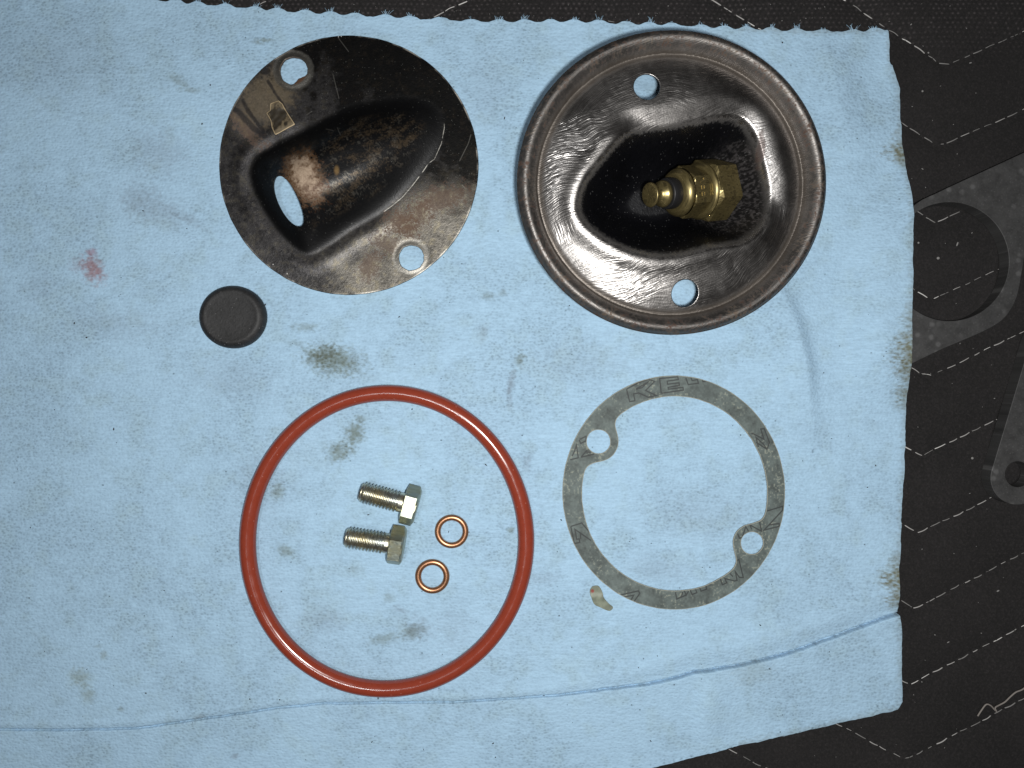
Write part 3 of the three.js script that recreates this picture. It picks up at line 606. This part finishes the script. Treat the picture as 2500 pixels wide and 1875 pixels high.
  part(ft, 'barbed_tip', latheX([[.79 * s, .0001], [.79 * s, .0041], [.81 * s, .0045], [.83 * s, .0046], [.855 * s, .0043], [.885 * s, .0030], [.905 * s, .0025], [.93 * s, .0026], [.95 * s, .0033], [.968 * s, .0040], [.985 * s, .0042], [.993 * s, .0040], [1.0 * s, .0035], [1.0 * s, .0008], [.996 * s, .0001]]), brass);
  // stamped characters on the hex body
  const marks = [], st = (x, z, w, d, a) => { const g = new THREE.BoxGeometry(w, .00012, d); g.rotateY(a); g.translate(x, 0, z); marks.push(g); };
  const q = .0001; st(0, 0, .0018, .00022, .4); st(-.0006, .0005, .0003, .0009, 0);
  for (const z of [-.0022, -.0044]) { st(-.0006, z, .00022, .0013, 0); st(.0006, z, .00022, .0013, 0); st(0, z - .0006, .0012, .0002, 0); st(0, z + .0006, .0012, .0002, 0); if (z < -.003) st(0, z, .0012, .0002, 0); }
  const mg = mergeGeometries(marks); mg.translate(.50 * s, .0093 * .866 + q * .3, .0028); const mk = part(ft, 'stamped_mark', mg, std({ color: lin(.45, .36, .18), metalness: .9, roughness: .4 })); mk.rotation.x = -.10;
}

// ---------------------------------------------------------------- small black rubber disc
{
  const [x, z] = W(573, 775), r = .0122, t = thing('rubber_disc', 'small black rubber disc with a rounded edge, lying below the rusty plate', 'rubber disc');
  const pts = [[0, .0001], [0, r * .94], [.0006, r], [.0018, r], [.0028, r * .985], [.0036, r * .955], [.0042, r * .915], [.0046, r * .865], [.0048, r * .83], [.00484, r * .79], [.00478, r * .74], [.00462, r * .66], [.00455, r * .4], [.00452, .0001]];
  const g = new THREE.LatheGeometry(pts.map(p => new THREE.Vector2(p[1], p[0])), 72);
  const p = g.attributes.position, uv = g.attributes.uv; for (let i = 0; i < p.count; i++) uv.setXY(i, p.getX(i) / .03 + .5, p.getZ(i) / .03 + .5);
  const map = texture(256, 256, (u, v, o) => { const n = fbm(u * 40, v * 40, 3, 3), m = fbm(u * 5, v * 5, 5, 3); let k = .0125 + .016 * (n - .5) + .012 * (m - .5); if (hash(Math.floor(u * 130), Math.floor(v * 130), 2) > .997) k += .12; o[0] = k; o[1] = k * .98; o[2] = k * 1.02; }, true);
  const bp = texture(256, 256, (u, v, o) => { o[0] = o[1] = o[2] = fbm(u * 60, v * 60, 8, 3); }, false);
  t.position.set(x, towelSurf(x, z), z); t.scale.set(1.02, 1, .96);
  part(t, 'disc', g, std({ map, roughness: .62, bumpMap: bp, bumpScale: .00006 }));
}

// ---------------------------------------------------------------- red O-ring
{
  const [cx, cz] = WD(838, 1166), a = 300.5 * D * PX * .99, b = 320 * D * PX * .99, tr = .00305, th = .10, P = [];
  for (let i = 0; i < 60; i++) {
    const q = i / 60 * Math.PI * 2, w = 1 + .0025 * Math.sin(3 * q + 1) + .002 * Math.sin(2 * q + .4), u = Math.cos(q) * a * w, v = Math.sin(q) * b * w;
    P.push(new THREE.Vector3(u * Math.cos(th) - v * Math.sin(th) , 0, u * Math.sin(th) + v * Math.cos(th)));
  }
  for (const p of P) p.y = towelSurf(p.x + cx, p.z + cz) + tr - .0001;
  const ym = P.reduce((s, p) => s + p.y, 0) / P.length; for (const p of P) p.y = mix(p.y, ym, .7);
  const g = new THREE.TubeGeometry(new THREE.CatmullRomCurve3(P, true), 240, tr, 20, true);
  const map = texture(1024, 64, (u, v, o) => { const n = fbm(u * 400, v * 24, 3, 3), s = hash(Math.floor(u * 1024), Math.floor(v * 64), 9) > .9988 ? .18 : 0; const k = .94 + .16 * (n - .5); o[0] = .24 * k + s; o[1] = .041 * k + s * .8; o[2] = .022 * k + s * .8; }, true);
  const ro = texture(1024, 64, (u, v, o) => { o[0] = 1; o[1] = .10 + .16 * fbm(u * 120, v * 8, 5, 3); o[2] = 0; }, false);
  const t = thing('o_ring', 'large red rubber O-ring encircling the two bolts and copper washers', 'O-ring');
  t.position.set(cx, 0, cz);
  part(t, 'ring', g, std({ map, roughnessMap: ro, roughness: 1 }));
}

// ---------------------------------------------------------------- copper washers
{
  const tr = .00112, g = new THREE.TorusGeometry(.00522, tr, 20, 80); g.rotateX(Math.PI / 2);
  { const p = g.attributes.position; for (let i = 0; i < p.count; i++) p.setY(i, p.getY(i) * .9); g.computeVertexNormals(); }
  const map = texture(256, 32, (u, v, o) => { const n = fbm(u * 60, v * 8, 3, 3), k = .85 + .4 * (n - .5); o[0] = .40 * k; o[1] = .20 * k; o[2] = .108 * k; }, true);
  const m = std({ map, metalness: .8, roughness: .34 });
  const gp = 'copper washers beside the bolts';
  const mk = (px, py, label, tilt) => { const t = thing('copper_washer', label, 'washer', gp); const [x, z] = W(px, py); t.position.set(x, towelSurf(x, z) + tr * .9 - .00005, z); t.rotation.set(...tilt); return t; };
  const A = mk(1103, 1296.5, 'copper crush washer nearer the bolt heads, upper of the two', [.01, .3, -.01]); part(A, 'ring', g, m);
  const [x2, z2] = W(1056, 1406), B = A.clone(); B.name = numbered('copper_washer'); B.userData.label = 'copper crush washer lying lower, nearer the bottom of the red ring'; B.userData.category = 'washer'; B.userData.group = gp;
  B.position.set(x2, towelSurf(x2, z2) + tr * .9 - .00005, z2); B.rotation.set(-.01, 1.6, .012); B.scale.set(1.02, 1, 1.02); scene.add(B);
}

// ---------------------------------------------------------------- hex bolts
{
  const p = 1.25e-3, L = .0164, r0 = .0040, r1 = .00318, nu = 320, nt = 40, pos = [], idx = [];
  for (let i = 0; i <= nu; i++) for (let j = 0; j <= nt; j++) {
    const x = L * i / nu, th = j / nt * Math.PI * 2; let k = (x / p + j / nt) % 1; k = Math.abs(k - .5) * 2;
    let r = mix(r1, r0, sst(.12, .88, k));
    r = mix(r, mix(r1, r0, .55), sst(L - .0026, L - .0016, x));          // run-out under the head
    r = Math.min(r, .0029 + x * .75);                                    // pointed lead-in
    pos.push(x, Math.cos(th) * r, Math.sin(th) * r);
  }
  for (let i = 0; i < nu; i++) for (let j = 0; j < nt; j++) { const a = i * (nt + 1) + j, b = a + nt + 1; idx.push(a, a + 1, b, b, a + 1, b + 1); }
  const c = pos.length / 3; pos.push(0.0003, 0, 0); for (let j = 0; j < nt; j++) idx.push(c, j + 1, j);
  let sg = new THREE.BufferGeometry(); sg.setAttribute('position', new THREE.Float32BufferAttribute(pos, 3)); sg.setIndex(idx); sg.computeVertexNormals();
  { const uv = []; for (let i = 0; i < pos.length / 3; i++) uv.push(pos[3 * i] * 60, Math.atan2(pos[3 * i + 2], pos[3 * i + 1]) * .3); sg.setAttribute('uv', new THREE.Float32BufferAttribute(uv, 2)); }
  const hg = hexGeo(.0076, .0054, .0004, .0008); hg.translate(L - .0001, 0, 0);
  const map = texture(256, 256, (u, v, o) => { const n = fbm(u * 10, v * 10, 3, 4), q = fbm(u * 5, v * 5, 8, 3), k = .75 + .4 * (n - .5); o[0] = .66 * k * (1 + .25 * (q - .5)); o[1] = .65 * k; o[2] = .55 * k * (1 - .5 * (q - .5)); }, true);
  const rt = texture(256, 256, (u, v, o) => { o[0] = 1; o[1] = .24 + .22 * fbm(u * 30, v * 30, 12, 3); o[2] = 1; }, false);
  const bp = texture(256, 256, (u, v, o) => { o[0] = o[1] = o[2] = fbm(u * 34, v * 34, 22, 4); }, false);
  const mS = std({ map, roughnessMap: rt, metalnessMap: rt, roughness: .95, metalness: .95 });
  const mH = std({ color: lin(.66, .69, .62), map, roughnessMap: rt, metalnessMap: rt, roughness: 1.1, metalness: .9, bumpMap: bp, bumpScale: .00003 });
  const place = (o, tip, end, yTip, yEnd, roll) => {
    const a = W(tip[0], tip[1], .004), b = W(end[0], end[1], .006), A = new THREE.Vector3(a[0], yTip, a[1]), d = new THREE.Vector3(b[0], 0, b[1]).sub(new THREE.Vector3(a[0], 0, a[1])).normalize();
    d.y = (yEnd - yTip) / .0217; d.normalize();
    const side = d.clone().cross(new THREE.Vector3(0, 1, 0)).normalize(), up = side.clone().cross(d);
    o.position.copy(A); o.quaternion.setFromRotationMatrix(new THREE.Matrix4().makeBasis(d, up, side)); o.rotateX(roll);
  };
  const gp = 'zinc plated hex bolts inside the red ring';
  const b1 = thing('hex_bolt', 'zinc plated hex bolt whose upper head flat shines white, upper of the pair', 'bolt', gp);
  part(b1, 'threaded_shank', sg, mS); part(b1, 'hex_head', hg, mH);
  place(b1, [883.6, 1197.7], [1015.8, 1236.5], .0070, .0062, -.03);
  const b2 = b1.clone(); b2.name = numbered('hex_bolt'); b2.userData = { label: 'yellowish hex bolt with a mottled head, lower of the pair, nearer the lower washer', category: 'bolt', group: gp }; scene.add(b2);
  place(b2, [847.8, 1307.5], [987, 1333], .0070, .0062, .13);
}

// ---------------------------------------------------------------- grey paper gasket
{
  const K = 2.634, U = PX / K, C4 = (x, y) => W(1340 + x / K, 890 + y / K, .0006), [cx, cz] = C4(802, 822);
  const el = (x, y, a, b) => { const k = Math.hypot(x / a, y / b); const g = Math.hypot(x / (a * a), y / (b * b)); return k < 1e-6 ? -Math.min(a, b) : k * (k - 1) / g; };
  const f = (x, z) => {
    const X = x / U, Y = z / U;                              // plan units
    const o = el(X + .02 * Y * 0, Y, 713, 750), inn = el(X - 6, Y - 6, 593, 622);
    let tab = Math.min(Math.hypot(X + 482, Y + 326) - 128, Math.hypot(X - 501, Y - 324) - 122);
    let d = Math.max(o, -inn); d = smin(d, tab, 110); d = Math.max(d, o);
    d = Math.max(d, 76 - Math.hypot(X + 482, Y + 326), 71 - Math.hypot(X - 501, Y - 324));
    return (d + 2.2 * (noise(X * .03, Y * .03, 4) - .5)) * U;
  };
  const bx = 735 * U, bz = 775 * U, S = 2048, cv = document.createElement('canvas'); cv.width = cv.height = 1024;
  const g = cv.getContext('2d'); g.fillStyle = '#fff'; g.fillRect(0, 0, 1024, 1024);
  g.strokeStyle = '#000'; g.lineWidth = 5.6; g.lineJoin = 'miter';
  const px = x => (x - 802 + 735) / 1470 * 1024, py = y => (y - 822 + 775) / 1550 * 1024;
  const line = (...P) => { g.beginPath(); P.forEach((p, i) => i ? g.lineTo(px(p[0]), py(p[1])) : g.moveTo(px(p[0]), py(p[1]))); g.stroke(); };
  // outlined letters, cut through by the gasket's edges
  line([500, 160], [520, 240], [553, 234], [545, 190], [578, 184], [640, 212], [690, 200], [622, 168], [680, 110], [640, 96], [575, 118], [500, 160]); line([560, 160], [600, 150], [632, 118], [575, 150], [560, 160]);   // R
  line([722, 186], [712, 92], [828, 80], [832, 98], [760, 108], [763, 128], [836, 118], [838, 136], [766, 148], [768, 160], [862, 148], [864, 166], [722, 186]);                // E
  line([880, 88], [895, 130], [960, 122], [955, 98], [920, 104], [912, 84]); line([985, 92], [990, 112], [1020, 104]);                                                        // I
  line([1300, 440], [1380, 480], [1360, 415], [1382, 412], [1415, 500], [1400, 545], [1375, 510], [1330, 470], [1345, 530]); line([1400, 545], [1330, 500]);                  // N
  line([1398, 940], [1500, 910], [1498, 935], [1380, 1062], [1478, 1038], [1476, 1020], [1410, 1030], [1504, 930]); line([1350, 1010], [1364, 1068], [1345, 1060], [1290, 1030], [1300, 1058]); line([1210, 1085], [1222, 1114], [1240, 1110], [1262, 1040], [1280, 1070]); // NZ
  line([1098, 1370], [1112, 1412], [1140, 1400], [1128, 1372], [1190, 1388], [1206, 1384], [1196, 1330], [1222, 1366], [1246, 1366], [1218, 1250], [1196, 1262]); line([1160, 1340], [1180, 1360]); // M
  line([812, 1460], [820, 1504], [850, 1488], [858, 1458]); line([868, 1450], [880, 1478], [896, 1452]); line([905, 1446], [918, 1474], [948, 1462], [940, 1440]); line([965, 1428], [975, 1452], [1010, 1440], [1005, 1414]); line([820, 1504], [880, 1478]);
  line([455, 1480], [575, 1452], [584, 1468], [540, 1530], [520, 1524], [545, 1480], [466, 1494], [455, 1480]); line([470, 1505], [500, 1500]);                                 // Z
  line([142, 1040], [165, 1150], [200, 1142], [196, 1120], [180, 1122], [168, 1058], [272, 1130]); line([142, 1040], [212, 1018], [262, 1076]); line([205, 1082], [205, 1120]); // N
  line([198, 482], [240, 462], [240, 500]); line([196, 486], [206, 508], [240, 490]); line([208, 596], [248, 548]); line([208, 596], [292, 576]); line([232, 560], [270, 566]); line([138, 612], [190, 600], [178, 520], [165, 560], [150, 590]);  // Z and part of I
  const ink = g.getImageData(0, 0, 1024, 1024).data, N = 1024;
  const map = texture(N, N, (u, v, o) => {
    const i = Math.min(1023, u * 1024 | 0), j = Math.min(1023, v * 1024 | 0), X = u * 1470, Y = v * 1550;
    const n = fbm(X * .02, Y * .02, 3, 4), m = fbm(X * .09, Y * .09, 5, 4), fl = sst(.60, .74, m) * sst(.4, .6, fbm(X * .012, Y * .012, 7, 3));
    let k = .82 + .9 * (n - .5) + .55 * (m - .5); let r = .102 * k, gg = .128 * k, b = .122 * k;
    r = mix(r, .235, fl * .7); gg = mix(gg, .25, fl * .7); b = mix(b, .20, fl * .7);
    const e = 1 - ink[(j * 1024 + i) * 4] / 255, w = e * (.62 + .3 * m); r = mix(r, .010, w); gg = mix(gg, .011, w); b = mix(b, .013, w);
    const dd = -f(mix(-bx, bx, u), mix(-bz, bz, v)); const ed = sst(.00028, .00012, dd); r = mix(r, .34, ed * .8); gg = mix(gg, .33, ed * .8); b = mix(b, .27, ed * .8);   // frayed pale cut edge
    o[0] = r; o[1] = gg; o[2] = b;
  }, true);
  const t = thing('paper_gasket', 'grey paper gasket ring with two bolt-hole tabs and cut-off printed outline letters', 'gasket');
  t.position.set(cx, 0, cz);
  part(t, 'ring', sheet({ x0: -bx, x1: bx, z0: -bz, z1: bz, nx: 240, nz: 250, f, h: (x, z) => towelSurf(x + cx, z + cz) * .4 + .00085 + .0004 * sst(0, .04, x + z), t: .0007, b: .00008 }), std({ map, roughness: .68 }));
}

// ---------------------------------------------------------------- small leavings
{
  const K = 2.634, pts = smoothLoop([[262, 1455], [280, 1425], [318, 1422], [345, 1465], [352, 1495], [385, 1535], [412, 1560], [392, 1582], [330, 1560], [292, 1540], [274, 1500]].map(p => W(1340 + p[0] / K, 890 + p[1] / K)), 50), sd = sdPoly(pts);
  const xs = pts.map(p => p[0]), zs = pts.map(p => p[1]), bx = { x0: Math.min(...xs) - .0004, x1: Math.max(...xs) + .0004, z0: Math.min(...zs) - .0004, z1: Math.max(...zs) + .0004 }, cx = (bx.x0 + bx.x1) / 2, cz = (bx.z0 + bx.z1) / 2;
  const map = texture(96, 96, (u, v, o) => { const n = fbm(u * 7, v * 7, 3, 4), k = .7 + .7 * (n - .4), red = sst(.09, .04, Math.hypot(u - .15, v - .24)); o[0] = mix(.20 * k, .22, red); o[1] = mix(.225 * k, .04, red); o[2] = mix(.165 * k, .03, red); }, true);
  const t = thing('gasket_scrap', 'small translucent olive scrap with a red speck beside the gasket ring', 'scrap');
  t.position.set(cx, 0, cz);
  part(t, 'flake', recentre(sheet({ ...bx, nx: 40, nz: 40, f: sd, h: (x, z) => towelSurf(x, z) + .0005 + .0003 * noise(x * 500, z * 500, 2), t: .0003, b: .00008 }), cx, 0, cz), std({ map, roughness: .5 }));
}
{
  const chip = new THREE.IcosahedronGeometry(1, 0), gs = [], add = (x, z, s, e, y) => { const g = chip.clone(); const p = g.attributes.position; for (let i = 0; i < p.count; i++) { const k = .75 + .5 * hash(Math.round(p.getX(i) * 9 + 50), Math.round(p.getY(i) * 9 + p.getZ(i) * 31 + 90), gs.length); p.setXYZ(i, p.getX(i) * k * s * e, p.getY(i) * k * s * .5, p.getZ(i) * k * s); } g.rotateY(rnd() * 6.3); g.translate(x, y + s * .3, z); gs.push(g); };
  for (const [x, y, s, e] of [[455, 184, .42, 1], [437, 268, .4, 1.4], [890, 884, .4, 1.2], [162, 698, .5, 1.2], [188, 729, .45, 1.3], [247, 927, .45, 2], [573, 658, .4, 1.6], [1208, 1330, .4, 1], [1690, 92, .5, 1], [2020 / D, 497, .3, 1], [1950, 560, .3, 1.5], [404, 494, .3, 1.3], [316, 1496, .4, 1.3], [605, 1707 / D, .4, 1], [540, 1510, .35, 1.4], [1065, 1605, .35, 2], [1070, 1635, .35, 1.2], [810, 1590, .25, 1], [1600, 940, .3, 1.4], [1175, 1700 / D, .4, 2], [1290, 1490, .35, 1], [1378, 1440, .3, 1], [700, 1150, .25, 1], [1212, 1123, .35, 1.6], [1660, 1630 / D, .3, 2], [1790, 1590 / D, .3, 1], [1405, 1600, .3, 2.4], [1850, 300, .3, 1.3], [1690, 610, .3, 1.7], [1230, 660, .35, 1]]) { const [X, Z] = WD(x, y); if (sdT(X, Z) < -.002) add(X, Z, s * .0007, e, towelSurf(X, Z)); }
  for (let i = 0; i < 60; i++) { const [X, Z] = WD(rnd() * 1900, 60 + rnd() * 1560); if (sdT(X, Z) < -.002) add(X, Z, .00012 + .00016 * rnd() * rnd(), 1 + rnd() * 1.5, towelSurf(X, Z)); }
  const m = new THREE.Mesh(mergeGeometries(gs), std({ color: lin(.022, .018, .02), roughness: .7 })); m.name = 'grit'; m.castShadow = m.receiveShadow = true;
  m.userData = { label: 'tiny dark crumbs of dirt scattered over the blue towel', category: 'grit', kind: 'stuff' }; scene.add(m);
}
{
  const gs = [], chip = new THREE.IcosahedronGeometry(1, 1);
  const put = (px, py, s, e) => { const [x, z] = W(px, py); if (sdT(x, z) < .001 || sdPlate(x, z) < .001) return; const g = chip.clone(); g.scale(s * e, s * .6, s); g.rotateY(rnd() * 6); g.translate(x, blanketY(x, z) + s * .4, z); gs.push(g); };
  for (const q of [[2298, 628, .00055, 1.1], [2383, 1120, .0005, 1], [2260, 217, .0004, 1], [2280, 118, .00035, 1], [2346, 593, .0003, 3], [2250, 590, .0004, 1], [2447, 1447, .0003, 2]]) put(...q);
  for (let i = 0; i < 120; i++) put(1900 + rnd() * 600, rnd() * 1875, .00008 + .00018 * rnd() * rnd(), 1 + rnd() * 2);
  for (let i = 0; i < 80; i++) put(400 + rnd() * 1700, rnd() * 60, .00008 + .00016 * rnd() * rnd(), 1 + rnd());
  const m = new THREE.Mesh(mergeGeometries(gs), std({ color: lin(.20, .195, .19), roughness: .9 })); m.name = 'lint'; m.castShadow = m.receiveShadow = true;
  m.userData = { label: 'pale specks of lint scattered over the black blanket', category: 'lint', kind: 'stuff' }; scene.add(m);
}
{
  const C6 = (x, y) => { const [a, b] = W(1900 + x / 2.885, 1300 + y / 2.885); return new THREE.Vector3(a, blanketY(a, b) + .0009, b); };
  const P = [[1432, 1312], [1455, 1270], [1490, 1225], [1520, 1235], [1548, 1262], [1562, 1278], [1548, 1250], [1590, 1232], [1625, 1212], [1660, 1175], [1700, 1140], [1740, 1125], [1790, 1090]].map(p => C6(...p)); P[5].y += .0008; P[6].y += .0006;
  const t = thing('loose_thread', 'loose grey thread end curling over a stitch line near the lower right corner', 'thread');
  t.position.copy(P[0]); const Q = P.map(p => p.clone().sub(P[0]));
  part(t, 'strand', new THREE.TubeGeometry(new THREE.CatmullRomCurve3(Q), 60, .00030, 6, false), std({ color: lin(.20, .18, .165), roughness: .9 }));
}
renderer.render(scene, camera);
